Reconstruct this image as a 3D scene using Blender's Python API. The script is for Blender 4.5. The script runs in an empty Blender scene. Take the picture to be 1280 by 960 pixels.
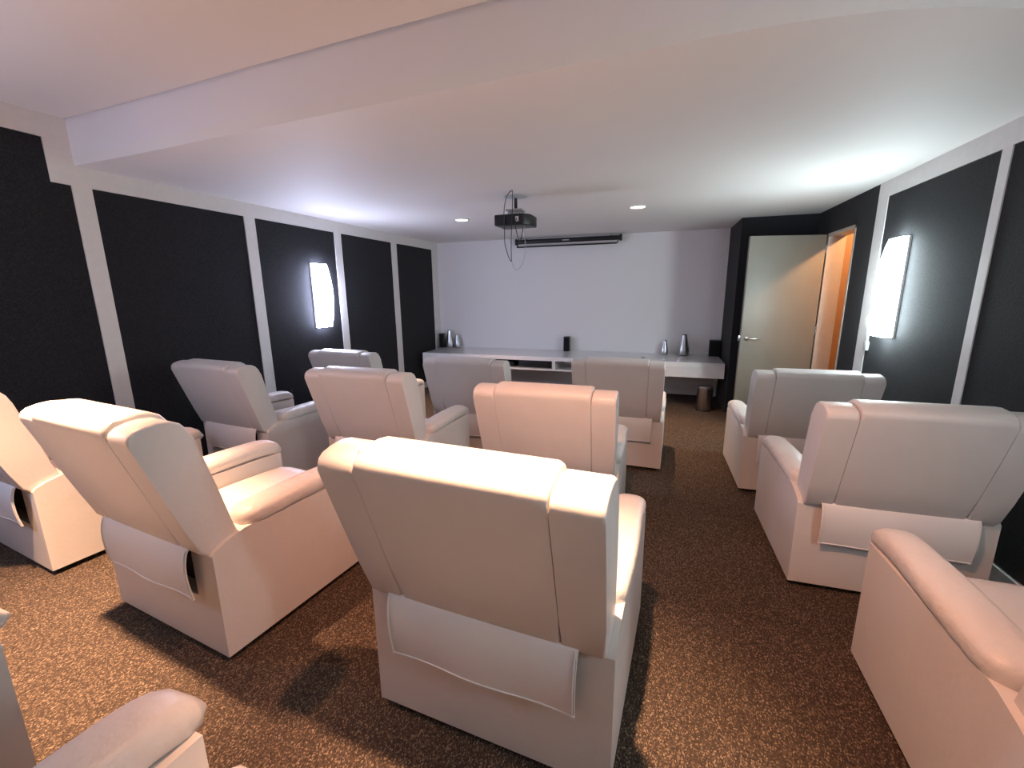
import bpy, bmesh, math, random
from mathutils import Vector, Matrix
random.seed(7)
PI = math.pi
SC = bpy.context.scene
COL = SC.collection

# ------------------------------------------------------------------ materials
def principled(name, col, rough=.5, metal=0., spec=.5, bump=0., bscale=60., var=0., vscale=20., coat=0.):
    m = bpy.data.materials.new(name); m.use_nodes = True
    nt = m.node_tree; b = nt.nodes['Principled BSDF']
    b.inputs['Base Color'].default_value = (*col, 1)
    b.inputs['Roughness'].default_value = rough
    b.inputs['Metallic'].default_value = metal
    b.inputs['Specular IOR Level'].default_value = spec
    b.inputs['Coat Weight'].default_value = coat
    tc = nt.nodes.new('ShaderNodeTexCoord')
    if bump:
        n = nt.nodes.new('ShaderNodeTexNoise'); n.inputs['Scale'].default_value = bscale; n.inputs['Detail'].default_value = 4
        bp = nt.nodes.new('ShaderNodeBump'); bp.inputs['Strength'].default_value = bump; bp.inputs['Distance'].default_value = .01
        nt.links.new(tc.outputs['Object'], n.inputs['Vector'])
        nt.links.new(n.outputs['Fac'], bp.inputs['Height']); nt.links.new(bp.outputs['Normal'], b.inputs['Normal'])
    if var:
        n2 = nt.nodes.new('ShaderNodeTexNoise'); n2.inputs['Scale'].default_value = vscale; n2.inputs['Detail'].default_value = 6
        r = nt.nodes.new('ShaderNodeValToRGB')
        r.color_ramp.elements[0].position = .35; r.color_ramp.elements[1].position = .65
        r.color_ramp.elements[0].color = (*[c * (1 - var) for c in col], 1)
        r.color_ramp.elements[1].color = (*[min(1, c * (1 + var)) for c in col], 1)
        nt.links.new(tc.outputs['Object'], n2.inputs['Vector']); nt.links.new(n2.outputs['Fac'], r.inputs['Fac'])
        nt.links.new(r.outputs['Color'], b.inputs['Base Color'])
    return m

def emissive(name, col, strength):
    m = bpy.data.materials.new(name); m.use_nodes = True
    b = m.node_tree.nodes['Principled BSDF']
    b.inputs['Base Color'].default_value = (.9, .9, .9, 1)
    b.inputs['Emission Color'].default_value = (*col, 1); b.inputs['Emission Strength'].default_value = strength
    return m

def carpet_mat():
    m = bpy.data.materials.new('flecked_carpet'); m.use_nodes = True
    nt = m.node_tree; b = nt.nodes['Principled BSDF']; b.inputs['Roughness'].default_value = .95; b.inputs['Specular IOR Level'].default_value = .1
    tc = nt.nodes.new('ShaderNodeTexCoord')
    v = nt.nodes.new('ShaderNodeTexVoronoi'); v.inputs['Scale'].default_value = 330
    n = nt.nodes.new('ShaderNodeTexNoise'); n.inputs['Scale'].default_value = 110; n.inputs['Detail'].default_value = 3
    mp = nt.nodes.new('ShaderNodeMapping'); mp.inputs['Rotation'].default_value = (0, 0, .6)
    nt.links.new(tc.outputs['Object'], mp.inputs['Vector'])
    nt.links.new(mp.outputs['Vector'], v.inputs['Vector']); nt.links.new(mp.outputs['Vector'], n.inputs['Vector'])
    r = nt.nodes.new('ShaderNodeValToRGB'); el = r.color_ramp.elements
    el[0].position = 0.; el[0].color = (.038, .028, .022, 1)
    el[1].position = 1.; el[1].color = (.27, .195, .135, 1)
    e = el.new(.40); e.color = (.058, .041, .031, 1)
    e = el.new(.72); e.color = (.085, .058, .042, 1)
    e = el.new(.84); e.color = (.135, .095, .068, 1)
    se = nt.nodes.new('ShaderNodeSeparateColor'); nt.links.new(v.outputs['Color'], se.inputs['Color'])
    nt.links.new(se.outputs['Red'], r.inputs['Fac'])
    mp.inputs['Scale'].default_value = (1., .62, 1.)
    mx = nt.nodes.new('ShaderNodeMix'); mx.data_type = 'RGBA'; mx.blend_type = 'MULTIPLY'; mx.inputs['Factor'].default_value = .5
    nt.links.new(r.outputs['Color'], mx.inputs['A']); nt.links.new(n.outputs['Color'], mx.inputs['B'])
    g = nt.nodes.new('ShaderNodeHueSaturation'); g.inputs['Saturation'].default_value = 1.; g.inputs['Value'].default_value = 1.35
    nt.links.new(mx.outputs['Result'], g.inputs['Color'])
    bw = nt.nodes.new('ShaderNodeRGBToBW'); nt.links.new(n.outputs['Color'], bw.inputs['Color'])
    nt.links.new(bw.outputs['Val'], mx.inputs['B'])
    nt.links.new(g.outputs['Color'], b.inputs['Base Color'])
    bp = nt.nodes.new('ShaderNodeBump'); bp.inputs['Strength'].default_value = .6; bp.inputs['Distance'].default_value = .008
    nt.links.new(v.outputs['Distance'], bp.inputs['Height']); nt.links.new(bp.outputs['Normal'], b.inputs['Normal'])
    return m

def fabric_mat(name, a, bcol, sc=120):
    m = bpy.data.materials.new(name); m.use_nodes = True
    nt = m.node_tree; b = nt.nodes['Principled BSDF']; b.inputs['Roughness'].default_value = .85; b.inputs['Specular IOR Level'].default_value = .22; b.inputs['Sheen Weight'].default_value = .05; b.inputs['Sheen Roughness'].default_value = .5
    tc = nt.nodes.new('ShaderNodeTexCoord')
    n = nt.nodes.new('ShaderNodeTexNoise'); n.inputs['Scale'].default_value = sc; n.inputs['Detail'].default_value = 5; n.inputs['Roughness'].default_value = .7
    nt.links.new(tc.outputs['Object'], n.inputs['Vector'])
    r = nt.nodes.new('ShaderNodeValToRGB'); el = r.color_ramp.elements
    el[0].position = .38; el[0].color = (*a, 1); el[1].position = .68; el[1].color = (*bcol, 1)
    nt.links.new(n.outputs['Fac'], r.inputs['Fac']); nt.links.new(r.outputs['Color'], b.inputs['Base Color'])
    bp = nt.nodes.new('ShaderNodeBump'); bp.inputs['Strength'].default_value = .4; bp.inputs['Distance'].default_value = .004
    nt.links.new(n.outputs['Fac'], bp.inputs['Height']); nt.links.new(bp.outputs['Normal'], b.inputs['Normal'])
    return m

M = dict(
    wall=principled('white_paint', (.76, .725, .735), .6, bump=.05, bscale=200),
    ceil=principled('ceiling_paint', (.76, .73, .71), .7, bump=.04, bscale=150),
    trim=principled('white_lacquer', (.75, .73, .71), .45, var=.02),
    dark=fabric_mat('charcoal_fabric', (.011, .011, .013), (.030, .030, .034)),
    darkpaint=fabric_mat('charcoal_covering', (.012, .012, .014), (.024, .024, .028), 90),
    carpet=carpet_mat(),
    leather=principled('white_leatherette', (.645, .60, .57), .42, spec=.45, bump=.10, bscale=45, var=.015, vscale=8),
    padleather=principled('creased_leatherette', (.645, .60, .57), .42, spec=.45, bump=.75, bscale=20, var=.015, vscale=8),
    cloth=principled('white_cloth', (.72, .70, .69), .7, spec=.25, bump=.06, bscale=300),
    black=principled('black_plastic', (.012, .012, .013), .4, var=.1),
    blackmetal=principled('black_metal', (.015, .015, .016), .35, metal=.3, var=.1),
    grille=fabric_mat('speaker_cloth', (.006, .006, .006), (.014, .014, .014), 300),
    mech=principled('dark_underlining', (.02, .018, .017), .9, var=.2),
    foot=principled('dark_foot', (.012, .011, .01), .6, var=.1),
    desk=principled('white_gloss_lacquer', (.74, .71, .70), .22, coat=.3, var=.01),
    silver=principled('brushed_silver', (.55, .55, .57), .3, metal=1., bump=.03, bscale=90),
    chrome=principled('stainless_steel', (.55, .52, .5), .25, metal=1., bump=.02, bscale=60),
    door=principled('cream_laminate', (.23, .212, .178), .45, var=.03, vscale=4),
    frame=principled('door_frame_enamel', (.50, .44, .37), .4, var=.03),
    corr=principled('corridor_paint', (.36, .22, .125), .6, var=.03),
    greyplas=principled('grey_plastic', (.45, .45, .45), .4, var=.03),
    white=principled('white_plastic', (.75, .75, .74), .35, var=.02),
    lampL=emissive('lit_diffuser_blue', (.66, .72, 1.0), 60.),
    lampR=emissive('lit_diffuser_cyan', (.80, .96, 1.0), 50.),
    spotface=emissive('lit_halogen_face', (1., .86, .68), 9.),
)

# ------------------------------------------------------------------ helpers
def tag(o, label=None, cat=None, group=None, kind=None):
    if label: o['label'] = label
    if cat: o['category'] = cat
    if group: o['group'] = group
    if kind: o['kind'] = kind
    return o

def link(name, bm, mat, parent=None, smooth=True, angle=40):
    me = bpy.data.meshes.new(name)
    bmesh.ops.recalc_face_normals(bm, faces=bm.faces[:])
    bm.to_mesh(me); bm.free()
    if mat: me.materials.append(mat)
    if smooth:
        me.shade_smooth()
        try: me.set_sharp_from_angle(angle=math.radians(angle))
        except Exception: pass
    o = bpy.data.objects.new(name, me); COL.objects.link(o)
    if parent: o.parent = parent
    return o

def empty(name, loc=(0, 0, 0), rz=0., label=None, cat=None, group=None):
    o = bpy.data.objects.new(name, None); COL.objects.link(o)
    o.empty_display_size = .1
    o.location = loc; o.rotation_euler = (0, 0, rz)
    return tag(o, label, cat, group)

def box(bm, x0, x1, y0, y1, z0, z1, bev=0., seg=2, mat4=None):
    vs = [bm.verts.new((x, y, z)) for x in (x0, x1) for y in (y0, y1) for z in (z0, z1)]
    f = [(0, 1, 3, 2), (4, 6, 7, 5), (0, 4, 5, 1), (2, 3, 7, 6), (0, 2, 6, 4), (1, 5, 7, 3)]
    fs = [bm.faces.new([vs[i] for i in q]) for q in f]
    if bev:
        es = list({e for fc in fs for e in fc.edges})
        r = bmesh.ops.bevel(bm, geom=es, offset=bev, segments=seg, profile=.5, affect='EDGES')
        vs = list({v for v in r['verts']} | {v for v in vs if v.is_valid})
    if mat4: bmesh.ops.transform(bm, matrix=mat4, verts=[v for v in vs if v.is_valid])
    return bm

def B(*a, **k): return box(bmesh.new(), *a, **k)

def prism(bm, prof, x0, x1, bev=0., seg=3, axis='x', nx=1):
    """profile of (a, b) pairs extruded along an axis, end rims bevelled"""
    def P(t, a, b): return {'x': (t, a, b), 'y': (a, t, b), 'z': (a, b, t)}[axis]
    rings = []
    for i in range(nx + 1):
        t = x0 + (x1 - x0) * i / nx
        rings.append([bm.verts.new(P(t, a, b)) for a, b in prof])
    n = len(prof)
    for r0, r1 in zip(rings, rings[1:]):
        for i in range(n): bm.faces.new([r0[i], r0[(i + 1) % n], r1[(i + 1) % n], r1[i]])
    c0 = bm.faces.new(rings[0]); c1 = bm.faces.new(rings[-1])
    if bev:
        es = list(c0.edges) + list(c1.edges)
        bmesh.ops.bevel(bm, geom=es, offset=bev, segments=seg, profile=.5, affect='EDGES')
    return bm

def loft(bm, rings, cap=True, closed=True):
    R = [[bm.verts.new(p) for p in r] for r in rings]
    n = len(R[0])
    for a, b in zip(R, R[1:]):
        for i in range(n if closed else n - 1):
            bm.faces.new([a[i], a[(i + 1) % n], b[(i + 1) % n], b[i]])
    if cap:
        bm.faces.new(R[0][::-1]); bm.faces.new(R[-1])
    return bm

def lathe(bm, prof, cx=0, cy=0, n=28, cap=True):
    return loft(bm, [[(cx + r * math.cos(2 * PI * i / n), cy + r * math.sin(2 * PI * i / n), z) for i in range(n)] for r, z in prof], cap)

def tube(bm, pts, r, n=8):
    pts = [Vector(p) for p in pts]; rings = []
    up = Vector((0, 0, 1))
    for i, p in enumerate(pts):
        d = (pts[min(i + 1, len(pts) - 1)] - pts[max(i - 1, 0)]).normalized()
        a = d.cross(Vector((1, 0, 0)) if abs(d.x) < .8 else Vector((0, 1, 0))).normalized(); b = d.cross(a)
        rings.append([tuple(p + r * (math.cos(2 * PI * k / n) * a + math.sin(2 * PI * k / n) * b)) for k in range(n)])
    return loft(bm, rings)

def spline(pts, m=8):
    out = []
    P = [Vector(p) for p in pts]
    for i in range(len(P) - 1):
        p0, p1, p2, p3 = P[max(i - 1, 0)], P[i], P[i + 1], P[min(i + 2, len(P) - 1)]
        for k in range(m):
            t = k / m
            out.append(.5 * ((2 * p1) + (p2 - p0) * t + (2 * p0 - 5 * p1 + 4 * p2 - p3) * t * t + (3 * p1 - p0 - 3 * p2 + p3) * t ** 3))
    out.append(P[-1]); return out

def superell(w, h, n=24, e=2.6):
    r = []
    for i in range(n):
        a = 2 * PI * i / n; c, s = math.cos(a), math.sin(a)
        r.append((w * math.copysign(abs(c) ** (2 / e), c), h * math.copysign(abs(s) ** (2 / e), s)))
    return r

def struct(o): o['kind'] = 'structure'; return o

# ------------------------------------------------------------------ dimensions
XL, XR, YB, ZC = -3.598, 1.643, 6.824, 2.351
ZP, ZPU, ZU = 2.228, 2.482, 2.62
YR = -1.7                                   # rear wall behind the camera
YD, XPIL = 5.923, .867
EDGE = [4.325, 3.047, 1.769, .49]           # fronts of the carpeted tiers
ZT = [0., .031, .101, .194, .285]

# ------------------------------------------------------------------ floor in tiers
bm = bmesh.new()
prof = [(YB + .2, 0.)]
for e, z0, z1 in zip(EDGE, ZT, ZT[1:]): prof += [(e, z0), (e - .004, z1)]
prof += [(YR - .2, ZT[-1]), (YR - .2, -.2), (YB + .2, -.2)]
prism(bm, prof, XL - .2, XR + 1.6)
struct(link('floor', bm, M['carpet'], smooth=False))

def tier(y):
    z = 0
    for e, z1 in zip(EDGE, ZT[1:]):
        if y < e: z = z1
    return z

# ------------------------------------------------------------------ ceilings and beam
curve = [(-3.70, 1.965), (-3.2, 1.95), (-2.76, 1.928), (-1.82, 1.868), (-.60, 1.806), (.0, 1.775), (.30, 1.772), (.50, 1.786), (.70, 1.822), (.99, 1.925), (1.35, 2.09), (1.75, 2.30)]
cs = [(p.x, p.y) for p in spline([(x, y, 0) for x, y in curve], 6)]
bm = bmesh.new()
prism(bm, [(XL - .1, YB + .1)] + cs + [(XR + .1, YB + .1)], ZC, ZC + .06, axis='z')
struct(link('ceiling', bm, M['ceil'], smooth=False))
# soffit face rising from the lower ceiling to above the upper one
bm = bmesh.new()
prism(bm, cs + [(x, y + .10) for x, y in reversed(cs)], ZC + .06, ZU + .05, axis='z')
struct(link('trim_1', bm, M['wall'], smooth=True, angle=30))
bm = bmesh.new()
cg = [(x, y - .012) for x, y in cs]
prism(bm, cg + [(XR + .1, YR - .1), (XL - .1, YR - .1)], ZU, ZU + .05, axis='z')
prism(bm, cg + [(x, y + .05) for x, y in reversed(cs)], ZU + .05, ZU + .07, axis='z')
struct(link('ceiling_upper', bm, M['ceil'], smooth=False))

# ------------------------------------------------------------------ left wall
XLb = XL - .016
struct(link('wall_left', B(XLb - .15, XLb, YR - .1, YB + .1, 0., ZU + .1), M['wall'], smooth=False))
yl = [1.826, 1.9265, 2.034, 3.159, 3.272, 4.324, 4.440, 5.467, 5.5985, 6.625]
bm = bmesh.new()
ZB = .42
box(bm, XLb, XL, yl[1], YB, ZP, ZC)                       # top band
box(bm, XLb, XL, YR, yl[0], ZPU, ZU)
box(bm, XLb, XL, yl[0], yl[1], ZP, ZU); box(bm, XLb, XL, yl[1], yl[1] + .05, ZC, ZU)
for a, b in ((yl[1], yl[2]), (yl[3], yl[4]), (yl[5], yl[6]), (yl[7], yl[8]), (yl[9], YB)):
    box(bm, XLb, XL, a, b, tier((a + b) / 2) + .0, ZP)
struct(link('trim_2', bm, M['trim'], smooth=False))
bm = bmesh.new()
for y0, y1 in ((YR, EDGE[3]), (EDGE[3], EDGE[2]), (EDGE[2], EDGE[1]), (EDGE[1], EDGE[0]), (EDGE[0], YB)):
    box(bm, XLb, XL + .006, y0, y1, tier((y0 + y1) / 2), tier((y0 + y1) / 2) + .085)
struct(link('baseboard_left', bm, M['trim'], smooth=False))

def panel(prof, x0, x1, label, parent=None):
    bm = bmesh.new(); prism(bm, prof, x0, x1, bev=.003, seg=1)
    o = link('acoustic_panel', bm, M['dark'], smooth=True, angle=20)
    return tag(o, label, 'wall panel', 'charcoal fabric wall panels')
PX0, PX1 = XLb + .001, XLb + .011
panel([(YR + .4, .36), (yl[1] - .001, .36), (yl[1] - .001, ZP - .001), (yl[0] - .001, ZP - .001), (yl[0] - .001, ZPU - .001), (YR + .4, ZPU - .001)], PX0, PX1,
      'charcoal fabric wall panel with a stepped top corner, nearest on the left wall')
labs = ['widest charcoal fabric panel on the left wall, behind the second-row chair, no lamp on it',
        'charcoal fabric panel on the left wall carrying the lit sconce',
        'charcoal fabric panel on the left wall just past the sconce, with white strips both sides',
        'narrow-looking charcoal fabric panel on the left wall next to the white back wall']
for (a, b), l in zip(((yl[2], yl[3]), (yl[4], yl[5]), (yl[6], yl[7]), (yl[8], yl[9])), labs):
    panel([(a + .001, tier(a) + .09), (b - .001, tier(a) + .09), (b - .001, ZP - .001), (a + .001, ZP - .001)], PX0, PX1, l)

# ------------------------------------------------------------------ back wall, pilaster, right wall
struct(link('wall_back', B(XL - .15, XR + .2, YB, YB + .15, 0, ZC), M['wall'], smooth=False))
struct(link('baseboard_back', B(XL, XPIL, YB - .012, YB, 0, .075, bev=.004), M['trim'], smooth=False))
struct(link('wall_pilaster', B(XPIL, XR + .15, YD, YB, 0, ZC), M['darkpaint'], smooth=False))
yr1, yr2, yr3, yr4 = 4.3386, 4.5055, 3.1284, 3.0555
DY0, DY1, DZ = 4.865, 5.572, 2.095          # doorway in the right wall
bm = bmesh.new()
box(bm, XR, XR + .15, yr2, DY0, 0, ZC); box(bm, XR, XR + .15, DY1, YD, 0, ZC); box(bm, XR, XR + .15, DY0, DY1, DZ, ZC)
struct(link('wall_right_doorway', bm, M['darkpaint'], smooth=False))
XRb = XR + .016
struct(link('wall_right', B(XRb, XR + .15, YR - .1, yr2, 0, ZU + .1), M['wall'], smooth=False))
bm = bmesh.new()
box(bm, XR, XRb, 1.95, yr2, 2.229, ZC); box(bm, XR, XRb, YR, 1.83, ZPU, ZU); box(bm, XR, XRb, 1.83, 1.95, 2.229, ZU)
for a, b in ((yr1, yr2), (yr4, yr3), (1.83, 1.95)): box(bm, XR, XRb, a, b, tier((a + b) / 2), 2.229)
struct(link('trim_3', bm, M['trim'], smooth=False))
bm = bmesh.new()
for y0, y1 in ((YR, EDGE[3]), (EDGE[3], EDGE[2]), (EDGE[2], EDGE[1]), (EDGE[1], EDGE[0])):
    box(bm, XR - .006, XRb, y0, y1, tier((y0 + y1) / 2), tier((y0 + y1) / 2) + .085)
struct(link('baseboard_right', bm, M['trim'], smooth=False))
for (a, b), l, zt in (((yr3, yr1), 'charcoal fabric panel on the right wall lit by the sconce fixed to it', 2.229),
                      ((1.95, yr4), 'charcoal fabric panel cut by the right edge of the photo, beyond the white strip', 2.229),
                      ((YR + .3, 1.83), 'charcoal fabric panel on the right wall nearest the camera', ZPU)):
    if 'nearest the camera' in l: continue
    panel([(a + .001, tier(a) + .09), (b - .001, tier(a) + .09), (b - .001, zt - .001), (a + .001, zt - .001)], XRb - .011, XRb - .001, l)
struct(link('wall_rear', B(XL - .15, XR + .15, YR - .15, YR, 0, ZU + .1), M['darkpaint'], smooth=False))

# ------------------------------------------------------------------ door and corridor beyond
bm = bmesh.new()
box(bm, XR - .004, XR + .154, DY1 - .03, DY1, 0, DZ); box(bm, XR - .004, XR + .154, DY0, DY0 + .03, 0, DZ)
box(bm, XR - .004, XR + .154, DY0, DY1, DZ - .03, DZ)
struct(link('trim_4', bm, M['frame'], smooth=False))
hx, hy, fx, fy = XR - .004, 5.555, .880, 5.375
ang = math.atan2(fy - hy, fx - hx); W = math.hypot(fx - hx, fy - hy)
door = empty('door_1', (hx, hy, 0), ang); struct(door)
# local x along the leaf, local +y = away from... the room-facing side is +y (towards the camera)
TH = .036
dl = link('leaf', B(.01, W, -TH, 0, .012, 2.085, bev=.003), M['door'], door)
hb = bmesh.new()
prism(hb, superell(.024, .024, 20, 2), 0, .010, axis='y')
bmesh.ops.translate(hb, verts=hb.verts[:], vec=(W - .06, 0, 1.0))
tube(hb, [(W - .06, 0, 1.0), (W - .06, .045, 1.0), (W - .075, .052, 1.0), (W - .18, .05, .998)], .009)
tag(link('door_handle', hb, M['chrome'], door), 'steel lever handle')
link('latch', B(W - .001, W + .02, -.028, -.008, .97, 1.03, bev=.002), M['chrome'], door)
for z in (.25, 1.05, 1.9):
    link('hinge', lathe(bmesh.new(), [(.008, z), (.008, z + .08)], .004, .004, 12), M['chrome'], door)
# corridor shell
bm = bmesh.new()
cx0, cx1, cy0, cy1 = XR + .15, XR + 1.5, 3.4, 5.74
box(bm, cx1, cx1 + .1, cy0, cy1, 0, 2.5); box(bm, cx0, cx1 + .1, cy1, cy1 + .1, 0, 2.5); box(bm, cx0, cx1 + .1, cy0 - .1, cy0, 0, 2.5)
box(bm, cx0, cx1 + .1, cy0 - .1, cy1 + .1, 2.5, 2.55)
box(bm, cx0, cx0 + .01, cy0, DY0 - .001, 0, 2.5); box(bm, cx0, cx0 + .01, DY1 + .001, cy1, 0, 2.5); box(bm, cx0, cx0 + .01, DY0, DY1, DZ, 2.5)
struct(link('wall_corridor', bm, M['corr'], smooth=False))

# ------------------------------------------------------------------ recliner
w, d, hh = .374, .745, .469
def build_chair():
    root = empty('recliner_chair')
    L = M['leather']
    # body: side profile extruded across, trough and rear pocket cut out
    bm = bmesh.new()
    pr = [(0, .028), (d, .028), (d, .470), (.20, .492), (.12, .490), (.05, .472), (.012, .455), (0, .440)]
    prism(bm, pr, -w, w)
    es = [e for e in bm.edges if (abs(e.verts[0].co.x) == w and abs(e.verts[1].co.x) == w and e.verts[0].co.x == e.verts[1].co.x)] + \
         [e for e in bm.edges if abs(e.verts[0].co.x - e.verts[1].co.x) > .1 and e.verts[0].co.y in (0, d) and e.verts[0].co.z < .03]
    es = [e for e in es if not (e.verts[0].co.z < .03 and e.verts[1].co.z < .03)]
    bmesh.ops.bevel(bm, geom=es, offset=.018, segments=4, profile=.5, affect='EDGES')
    body = link('body', bm, L, None)
    cut = bmesh.new()
    prism(cut, [(-.1, .25), (.13, .25), (.13, .34), (d + .1, .34), (d + .1, .7), (-.1, .7)], -.245, .245)
    cutter = link('cutter_tmp', cut, None)
    md = body.modifiers.new('b', 'BOOLEAN'); md.object = cutter; md.operation = 'DIFFERENCE'; md.solver = 'EXACT'
    dg = bpy.context.evaluated_depsgraph_get()
    me = bpy.data.meshes.new_from_object(body.evaluated_get(dg))
    old = body.data; body.modifiers.clear(); body.data = me
    bpy.data.meshes.remove(old); bpy.data.objects.remove(cutter)
    me.name = 'body'; me.shade_smooth(); me.set_sharp_from_angle(angle=math.radians(35))
    body.parent = root
    # backrest: wings and centre
    rear = [(-.026, .462), (-.060, .567), (-.095, .675), (-.130, .783), (-.161, .880)]
    top = [(-.168, .903), (-.171, .919), (-.165, .934), (-.146, .946), (-.115, .955), (-.080, .958), (-.046, .953), (-.018, .937), (.002, .910), (.012, .878)]
    front = [(.026, .82), (.056, .70), (.085, .57), (.118, .46), (.125, .40), (.06, .395), (.0, .435)]
    base = rear + top + front
    def shaped(x0, x1, dz, dy, bev, nx):
        bm = bmesh.new()
        p = []
        for y, z in base:
            t = max(0, min(1, (z - .462) / .5))
            p.append((y + (-dy if y < -.03 - .26 * (z - .462) else dy) * t, z + dz * t))
        prism(bm, p, x0, x1, bev=bev, seg=4, nx=nx)
        for v in bm.verts:
            t = max(0, min(1, (v.co.z - .40) / .56))
            v.co.x *= .962 + .038 * t + .006 * math.sin(PI * t)
        return bm
    link('backrest', shaped(-.2475, .2475, .012, .004, .014, 6), L, root, angle=50)
    link('back_wing', shaped(-.366, -.2495, -.004, -.002, .010, 2), L, root, angle=50)
    link('back_wing', shaped(.2495, .366, -.004, -.002, .010, 2), L, root, angle=50)
    # seat cushion and legrest
    bm = bmesh.new()
    ny = 18; rings = []
    for i in range(ny + 1):
        t = i / ny; y = .09 + .70 * t
        zt = .405 + .018 * math.sin(PI * min(1, t * 1.05)) ** .7
        k = 1.
        if t > .86: k = math.sqrt(max(0, 1 - ((t - .86) / .14) ** 2)) * .75 + .25
        if t < .05: k = .6 + .4 * t / .05
        zc = .325 + .02; hz = (zt - .305) / 2 * k
        rings.append([(a, y, (zt + .305) / 2 + b - (0 if t < .86 else .012 * ((t - .86) / .14) ** 2)) for a, b in superell(.236, hz, 36, 7)])
    loft(bm, rings)
    link('seat', bm, L, root, angle=60)
    link('footrest', B(-.238, .238, d - .03, d + .028, .06, .318, bev=.02, seg=4), L, root)
    # arm pads
    for s in (-1, 1):
        bm = bmesh.new(); rings = []; n = 26
        for i in range(n + 1):
            t = i / n; y = .128 + .655 * t
            e0 = min(1, t / .07); e1 = min(1, (1 - t) / .10)
            k0 = math.sqrt(max(0, 1 - (1 - e0) ** 2)) * .55 + .45 if e0 < 1 else 1
            k1 = math.sqrt(max(0.02, 1 - (1 - e1) ** 2))
            hw = .070 * (.86 + .14 * math.sin(PI * min(1, t * 1.3 + .1))) * min(k0, .35 + .65 * k1)
            hz = .040 * k0 * k1 + .003
            zc = .506 + .010 * math.sin(PI * t) - .030 * max(0, (t - .8) / .2) ** 2
            puck = .0025 * math.sin(t * 60) * max(0, 1 - t * 2.2)
            cxp = s * (.313 + .003 * t)
            rings.append([(cxp + a * (1 + puck * 3), y, zc + b + puck * (1 if b > 0 else -1) * math.cos(a * 90)) for a, b in superell(hw, hz, 28, 2.7)])
        loft(bm, rings)
        link('arm_pad', bm, M['padleather'], root, angle=70)
    # cloth flap hanging over the rear opening
    bm = bmesh.new()
    pts = spline([(0, -.020, .470), (0, -.032, .452), (0, -.042, .41), (0, -.044, .36), (0, -.040, .31), (0, -.033, .264)], 4)
    nx = 12; fw = .288
    for layer in (0, 1): pass
    rows = []
    for i in range(nx + 1):
        u = -1 + 2 * i / nx
        rows.append([(u * fw * (1.0 - .02 * (k / (len(pts) - 1))), p.y - .005 * math.cos(u * 4.5) * (k / (len(pts) - 1)) ** 2 - .004 * abs(u) ** 3, p.z - .004 * (1 - u * u) * (k / (len(pts) - 1))) for k, p in enumerate(pts)])
    V = [[bm.verts.new(p) for p in r] for r in rows]
    for a, b in zip(V, V[1:]):
        for k in range(len(pts) - 1): bm.faces.new([a[k], a[k + 1], b[k + 1], b[k]])
    bmesh.ops.recalc_face_normals(bm, faces=bm.faces[:])
    bmesh.ops.solidify(bm, geom=bm.faces[:], thickness=.005)
    fl = link('rear_flap', bm, M['cloth'], root, angle=50); fl['label'] = 'white cloth flap over the rear opening'
    hem = bmesh.new()
    tube(hem, [(x, y - .0015, z + .006) for x, y, z in [r[-1] for r in rows]], .0028, 6)
    for sgn, r in ((1, rows[-1]), (-1, rows[0])): tube(hem, [(x - sgn * .006, y - .0015, z) for x, y, z in r[2:]], .0018, 6)
    link('hem', hem, M['cloth'], fl)
    # dark lining and recline bar in the opening
    bm = B(-.243, .243, .05, .12, .252, .40)
    tube(bm, [(-.243, .025, .40), (.243, .025, .40)], .012)
    mo = link('recline_mechanism', bm, M['mech'], root); mo['label'] = 'dark mechanism inside the rear opening'
    for sx in (-1, 1):
        for y in (.06, d - .06):
            f = link('foot', B(sx * .31 - .03, sx * .31 + .03, y - .03, y + .03, 0, .032, bev=.004), M['foot'], root)
    return root

def copy_tree(o, parent=None):
    c = o.copy(); COL.objects.link(c); c.parent = parent
    for ch in list(o.children): copy_tree(ch, c)
    return c

chairs = [
 # x, y, yaw, row, label
 (-.427, .964, -.066, 3, 'large white recliner in the centre foreground seen from behind, bright spotlight on top'),
 (-1.802, .993, -.114, 3, 'white recliner at left front, back top glowing under the spotlight, seat and both arms showing'),
 (-3.104, 1.111, -.114, 3, 'white recliner cut by the left edge of the photo, beside the left wall'),
 (1.105, .933, -.015, 3, 'white recliner at the lower right edge, only one long arm and side panel in view'),
 (1.048, 2.222, .015, 2, 'white recliner at right, middle one of the three along the right wall'),
 (-3.037, 2.341, -.087, 2, 'white recliner in the second row nearest the left wall, dim, whole back and flap visible'),
 (-1.791, 2.354, -.002, 2, 'white recliner left of centre in the second row, flanked by dim and peach-lit ones'),
 (-.530, 2.185, -.002, 2, 'peach-lit white recliner just beyond the centre foreground recliner'),
 (1.020, 3.440, .019, 1, 'farthest white recliner on the right, in front of the open door'),
 (-2.903, 3.555, -.034, 1, 'farthest white recliner on the left, only its back top showing'),
 (-1.517, 3.381, .004, 1, 'white recliner in the front row left of centre, below the left pair of silver vases'),
 (-.289, 3.652, -.038, 1, 'white recliner in the front row right of centre, directly before the white desk'),
 (-.53, -.335, -.05, 4, 'white recliner in the bottom left corner showing only the front of one padded arm'),
 (-1.824, -.295, 0., 4, 'white recliner at far bottom left, only a shaded sliver of its side in view'),
]
proto = build_chair()
for i, (x, y, a, row, lab) in enumerate(chairs):
    c = proto if i == 0 else copy_tree(proto)
    c.location = (x, y, ZT[row]); c.rotation_euler = (0, 0, a)
    tag(c, lab, 'recliner', 'white leatherette recliners')

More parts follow.
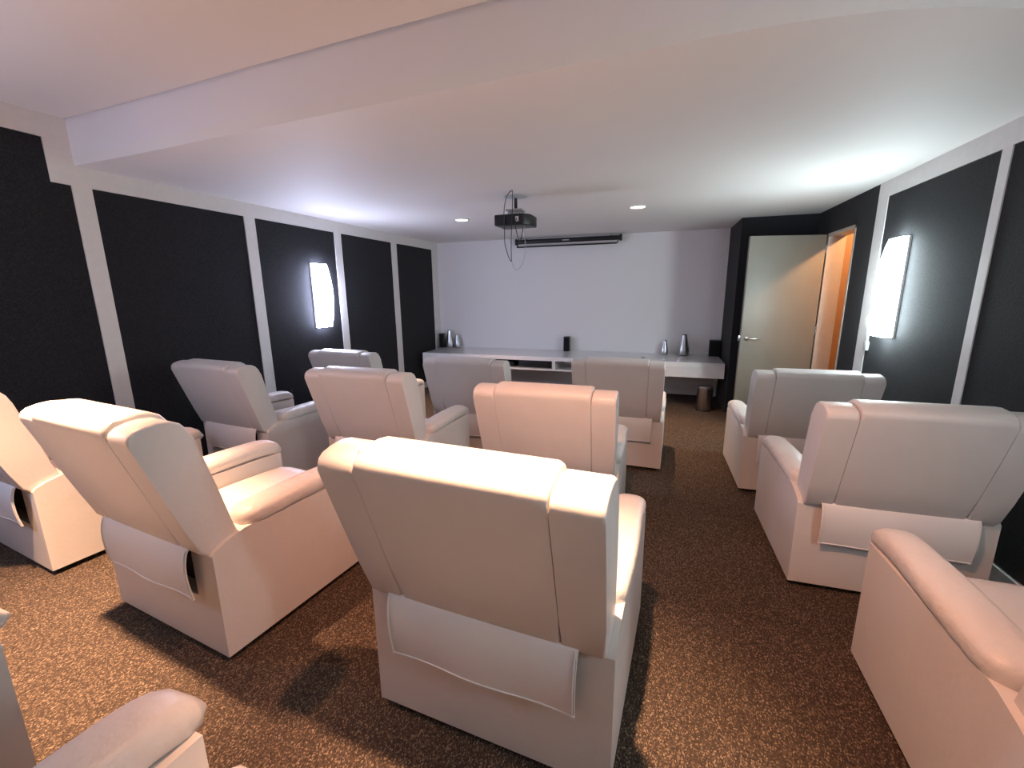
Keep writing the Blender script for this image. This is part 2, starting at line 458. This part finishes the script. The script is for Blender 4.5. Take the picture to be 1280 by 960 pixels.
# ------------------------------------------------------------------ long white wall desk
DX0, DX1, DYF, DYB, DZT, DZB = -3.50, .835, 5.99, YB, .614, .418
desk = empty('floating_desk', (0, 0, 0), label='long white lacquered desk floating along the back wall, open niches in front', cat='desk')
bm = bmesh.new()
N0, N1, N2, N3 = -2.39, -1.408, -1.361, -.55
prism(bm, [(DYF, DZT - .055), (DYF + .006, DZT - .004), (DYF + .012, DZT), (DYB, DZT), (DYB, DZT - .055)], DX0, DX1, bev=.004, seg=2)
link('top', bm, M['desk'], desk, angle=30)
bm = bmesh.new()
bm.free()
for a, b, nm in ((DX0, N0, 'drawer_box'), (N1, N2, 'niche_divider'), (N3, DX1, 'drawer_box')):
    link(nm, B(a, b, DYF, DYB, DZB, DZT - .055), M['desk'], desk, smooth=False)
for a, b in ((N0, N1), (N2, N3)):
    link('niche_shelf', B(a, b, DYF, DYB, DZB, DZB + .022), M['desk'], desk, smooth=False)
    link('niche_back', B(a, b, DYF + .55, DYF + .56, DZB + .022, DZT - .055), M['desk'], desk, smooth=False)
go = link('cable_grommet', lathe(bmesh.new(), [(.03, DZT), (.03, DZT + .004), (.024, DZT + .006), (.001, DZT + .006)], -.17, 6.285), M['black'], desk)
go['label'] = 'black cable grommet in the desk top'
# devices in the niches
def device(x0, x1, y0, y1, h, name, lab, cat):
    z = DZB + .023
    r = empty(name, ((x0 + x1) / 2, (y0 + y1) / 2, z), label=lab, cat=cat)
    hx, hy = (x1 - x0) / 2, (y1 - y0) / 2
    link('case', B(-hx, hx, -hy, hy, .008, h, bev=.004), M['black'], r)
    link('front_panel', B(-hx + .004, hx - .004, -hy - .006, -hy + .001, .012, h - .004, bev=.002), M['blackmetal'], r)
    bm = bmesh.new(); prism(bm, superell(h * .17, h * .17, 18, 2), -hy - .016, -hy - .005, axis='y'); bmesh.ops.translate(bm, verts=bm.verts[:], vec=(hx * .7, 0, h * .55))
    link('knob', bm, M['blackmetal'], r)
    for sx in (-1, 1): link('foot', B(sx * hx * .8 - .015, sx * hx * .8 + .015, -hy * .7, -hy * .7 + .03, 0, .01), M['foot'], r)
device(-1.93, -1.44, 6.06, 6.40, .105, 'av_receiver', 'black receiver in the wider open niche of the white desk', 'receiver')
device(-2.36, -2.02, 6.08, 6.36, .07, 'disc_player', 'slim black disc player in the left end of the desk niche', 'player')

def speaker(x, y, rz, wd, dp, h, lab):
    r = empty('speaker', (x, y, DZT + .001), rz, lab, 'speaker', 'small black speakers on the desk')
    link('cabinet', B(-wd / 2, wd / 2, -dp / 2, dp / 2, 0, h, bev=.004), M['black'], r)
    link('grille', B(-wd / 2 + .006, wd / 2 - .006, -dp / 2 - .007, -dp / 2 + .001, .008, h - .008, bev=.003), M['grille'], r)
speaker(-3.505, 6.69, .2, .085, .10, .24, 'small black speaker at the left end of the white desk')
speaker(-1.345, 6.735, 0, .09, .10, .225, 'small black speaker at the middle of the white desk')
speaker(.78, 6.70, -.1, .15, .14, .225, 'wider black speaker at the right end of the desk beside the dark pillar')

def vase(x, y, h, r, lab):
    ro = empty('vase', (x, y, DZT + .001), 0, lab, 'vase', 'silver vases on the desk')
    p = [(r * .82, 0), (r * .92, h * .03), (r, h * .14), (r * .96, h * .28), (r * .80, h * .5), (r * .62, h * .72), (r * .48, h * .9), (r * .44, h)]
    link('vessel', lathe(bmesh.new(), p, n=32), M['silver'], ro, angle=60)
    link('mouth', lathe(bmesh.new(), [(r * .44, h), (r * .45, h + .004), (r * .40, h + .006), (r * .38, h + .002)], n=24), M['black'], ro)
vase(-3.369, 6.70, .29, .072, 'taller silver vase of the left pair on the white desk')
vase(-3.235, 6.71, .215, .058, 'shorter silver vase of the left pair on the white desk')
vase(.109, 6.70, .20, .056, 'shorter silver vase of the right pair on the white desk')
vase(.370, 6.68, .29, .080, 'taller silver vase of the right pair on the white desk')

# trash can under the desk end
tr = empty('trash_can', (.626, 5.98, 0), 0, 'small stainless steel waste bin on the floor under the right end of the desk', 'trash can')
link('bucket', lathe(bmesh.new(), [(.095, .012), (.097, .03), (.097, .285)], n=36), M['chrome'], tr)
link('lid', lathe(bmesh.new(), [(.099, .285), (.099, .305), (.085, .318), (.05, .322), (.001, .323)], n=36), M['silver'], tr)
link('base_ring', lathe(bmesh.new(), [(.1, 0), (.1, .016), (.096, .018)], n=36), M['black'], tr)
tag(link('lit_wall_strip', B(.815, .85, YB - .03, YB - .012, .0, DZB, bev=.004), M['white']), 'thin white strip added to imitate a lit stretch of the back wall under the right end of the desk', 'lit wall strip')  # added pale strip: stands in for wall catching light beside shade

# ------------------------------------------------------------------ projector, screen
PXc, PYc = -1.245, 3.86
DZP = .10
pj = empty('projector', (PXc, PYc, ZC), 0, 'black projector hanging from the ceiling on a short pole with looping cables', 'projector')
link('ceiling_plate', lathe(bmesh.new(), [(.10, 0), (.10, -.006), (.03, -.014), (.02, -.016)], n=32), M['greyplas'], pj)
link('pole', lathe(bmesh.new(), [(.014, -.008), (.014, -.118)], n=16), M['blackmetal'], pj)
bm = bmesh.new(); box(bm, -.075, .075, -.07, .07, -.225, -.212, bev=.003); box(bm, -.06, .06, -.055, .055, -.252, -.240, bev=.003)
for sx in (-1, 1):
    for sy in (-1, 1): tube(bm, [(sx * .05, sy * .045, -.215), (sx * .05, sy * .045, -.265)], .005)
bmesh.ops.translate(bm, verts=bm.verts[:], vec=(0, 0, DZP))
link('bracket', bm, M['greyplas'], pj)
bm = bmesh.new()
pp = [(-.155, -.125), (.10, -.125), (.155, -.06), (.155, .125), (-.155, .125)]
prism(bm, pp, -.355, -.262, bev=.01, seg=3, axis='z')
bmesh.ops.translate(bm, verts=bm.verts[:], vec=(0, 0, DZP))
body = link('housing', bm, M['black'], pj)
bm = bmesh.new()
for k in range(7): box(bm, -.13 + k * .03, -.115 + k * .03, -.128, -.124, -.345, -.325)
bmesh.ops.translate(bm, verts=bm.verts[:], vec=(0, 0, DZP))
link('vent', bm, M['blackmetal'], body)
tag(link('sticker', B(.035, .065, -.128, -.1245, -.23, -.185), M['white'], body), 'white sticker')
bm = bmesh.new(); prism(bm, superell(.035, .035, 24, 2), .12, .16, axis='y'); bmesh.ops.translate(bm, verts=bm.verts[:], vec=(.07, 0, -.205))
link('lens', bm, M['blackmetal'], body)
def cab(pts, r=.0035, mat='black'): link('cable', tube(bmesh.new(), spline(pts, 8), r, 6), M[mat], pj)
cab([(.045, -.24, -.001), (.0, -.22, -.03), (-.045, -.17, -.10), (-.060, -.15, -.20), (-.060, -.14, -.32), (-.055, -.14, -.42), (-.02, -.14, -.53), (.0, -.135, -.56)])
cab([(.05, -.24, -.001), (.035, -.20, -.07), (.02, -.16, -.15), (.005, -.14, -.26), (.0, -.14, -.42), (.0, -.138, -.56)])
cab([(.045, -.128, -.20), (.042, -.145, -.26), (.06, -.145, -.35), (.075, -.12, -.40)])
cab([(.105, -.115, -.20), (.112, -.14, -.27), (.095, -.14, -.35), (.075, -.12, -.40)])
cab([(.0, -.135, -.555), (.03, -.13, -.625), (.075, -.125, -.61), (.115, -.12, -.52), (.12, -.118, -.40), (.105, -.115, -.25)], .003, 'greyplas')

scx0, scx1 = -2.18, -.565
sc_ = empty('projection_screen', ((scx0 + scx1) / 2, 6.74, 2.29), 0, 'black roll-up projection screen case mounted high on the back wall', 'projection screen')
HL = (scx1 - scx0) / 2
bm = bmesh.new(); prism(bm, superell(.032, .032, 24, 3), -HL + .03, HL - .03, axis='x')
link('case', bm, M['blackmetal'], sc_)
for s in (-1, 1): link('end_cap', B(s * (HL - .015) - .018, s * (HL - .015) + .018, -.042, .045, -.045, .045, bev=.008), M['black'], sc_)
bm = bmesh.new(); tube(bm, [(-HL + .02, -.01, -.075), (HL - .07, -.01, -.075)], .011, 10)
for s in (-1, 1): tube(bm, [(s * (HL - .045) - .02, -.01, -.075), (s * (HL - .045) - .01, -.01, -.04)], .009, 8)
link('weight_bar', bm, M['black'], sc_)
link('label_plate', B(-.06, .04, -.035, -.031, -.008, .006), M['greyplas'], sc_)
for s in (-.8, .8): link('bracket', B(s * HL - .02, s * HL + .02, .02, YB - 6.74, -.02, .04), M['black'], sc_)

# ------------------------------------------------------------------ sconces
def sconce(x, y, z0, z1, wd, side, mat, lab, step=False):
    h = z1 - z0
    r = empty('sconce', (x, y, z0), 0, lab, 'wall lamp', 'lit wall sconces')
    s = side
    link('backplate', B(min(0, s * .018), max(0, s * .018), -wd / 2, wd / 2, -.004, h + .004, bev=.003), M['white'], r)
    n = 16; front = []
    for i in range(n + 1):
        t = i / n
        dep = .050 + .052 * math.sin(PI * t) ** .9
        if step and t < .25: dep += .035
        front.append((s * dep, h * t))
    pts = [(s * .018, 0)] + front + [(s * .018, h)]
    bm = bmesh.new()
    prism(bm, [(a, b) for a, b in pts], -wd / 2 + .004, wd / 2 - .004, axis='y', bev=.003, seg=1)
    link('diffuser', bm, mat, r, angle=25)
    return r
sconce(XLb + .011, 4.0, 1.168, 1.857, .215, 1, M['lampL'], 'lit tall sconce with bluish glow on the left wall')
sconce(XRb - .011, 3.995, 1.175, 1.885, .215, -1, M['lampR'], 'lit tall sconce with cool white glow on the right wall', step=True)
sconce(XLb + .011, .30, 1.35, 2.04, .115, 1, M['lampL'], 'lit tall sconce at the rear of the left wall, outside the photo')
sconce(XR - .001, .30, 1.35, 2.04, .085, -1, M['lampR'], 'lit tall sconce at the rear of the right wall, outside the photo')
rm = empty('remote_control', (XRb - .013, 4.30, 1.03), 0, 'small pale remote control hanging on the wall below the right sconce', 'remote control')
link('holder', B(-.022, .002, -.028, .028, 0, .075, bev=.004), M['greyplas'], rm)
link('handset', B(-.018, -.004, -.023, .023, .01, .125, bev=.005), M['greyplas'], rm)

# ------------------------------------------------------------------ downlights and lamps
def downlight(x, y, z, lab, power, col, size, blend, spill=0, tilt=0, stilt=0):
    r = empty('downlight', (x, y, z), 0, lab, 'ceiling light', 'recessed ceiling downlights')
    bm = lathe(bmesh.new(), [(.088, 0), (.088, -.006), (.078, -.010), (.070, -.004), (.070, .0)], n=32, cap=False)
    link('trim_ring', bm, M['white'], r)
    link('lamp_face', lathe(bmesh.new(), [(.070, -.001), (.069, -.0035), (.001, -.004)], n=32), M['spotface'], r)
    ld = bpy.data.lights.new('downlight_beam', 'SPOT'); ld.energy = power; ld.color = col; ld.spot_size = math.radians(size); ld.spot_blend = blend; ld.shadow_soft_size = .035
    lo = bpy.data.objects.new('downlight_beam', ld); COL.objects.link(lo); lo.parent = r; lo.location = (0, 0, -.03); lo.rotation_euler = (math.radians(tilt), 0, 0)
    if spill:                                  # dichroic reflector: a redder wide spill round the narrow beam
        l2 = bpy.data.lights.new('downlight_spill', 'SPOT'); l2.energy = spill; l2.color = SPILL; l2.spot_size = math.radians(86); l2.spot_blend = .7; l2.shadow_soft_size = .03
        o2 = bpy.data.objects.new('downlight_spill', l2); COL.objects.link(o2); o2.parent = r; o2.location = (0, 0, -.03); o2.rotation_euler = (math.radians(stilt), 0, 0)
SPILL = (1., .45, .26)
WARM = (1., .62, .37)
downlight(-2.20, 4.80, ZC, 'left round recessed downlight in the lower ceiling near the back wall', 210, WARM, 86, 1., 24)
downlight(-.255, 4.75, ZC, 'right round recessed downlight in the lower ceiling near the back wall', 210, WARM, 86, 1., 24)
downlight(-2.15, .72, ZU, 'recessed downlight in the upper ceiling over the left front recliner', 1250, WARM, 56, 1., 140, 0, 6)
downlight(-.25, .73, ZU, 'recessed downlight in the upper ceiling over the centre foreground recliner', 620, WARM, 46, 1., 185, 4, 21)

ld = bpy.data.lights.new('corridor_lamp', 'POINT'); ld.energy = 75; ld.color = (1., .52, .22); ld.shadow_soft_size = .05
lo = bpy.data.objects.new('corridor_lamp', ld); COL.objects.link(lo); lo.location = (2.25, 4.95, 2.40)

wd = bpy.data.worlds.new('world'); SC.world = wd; wd.use_nodes = True
wd.node_tree.nodes['Background'].inputs['Color'].default_value = (0, 0, 0, 1)

# ------------------------------------------------------------------ camera
f, pt, yw, rl, H = 541.588, -.2087, .3245, .0110, 1.53
fw = Vector((-math.sin(yw) * math.cos(pt), math.cos(yw) * math.cos(pt), math.sin(pt)))
rt = Vector((math.cos(yw), math.sin(yw), 0)); up = rt.cross(fw)
ri = math.cos(rl) * rt - math.sin(rl) * up; u2 = math.sin(rl) * rt + math.cos(rl) * up
cam = bpy.data.cameras.new('camera'); co = bpy.data.objects.new('camera', cam); COL.objects.link(co)
cam.sensor_fit = 'HORIZONTAL'; cam.sensor_width = 36.; cam.lens = f / 1280 * 36; cam.clip_start = .02
mt = Matrix((ri, u2, -fw)).transposed().to_4x4(); mt.translation = (0, 0, H); co.matrix_world = mt
SC.camera = co
SC.view_settings.view_transform = 'Standard'; SC.view_settings.look = 'None'
SC.view_settings.gamma = 1; SC.view_settings.use_curve_mapping = False
SC.view_settings.exposure = .06
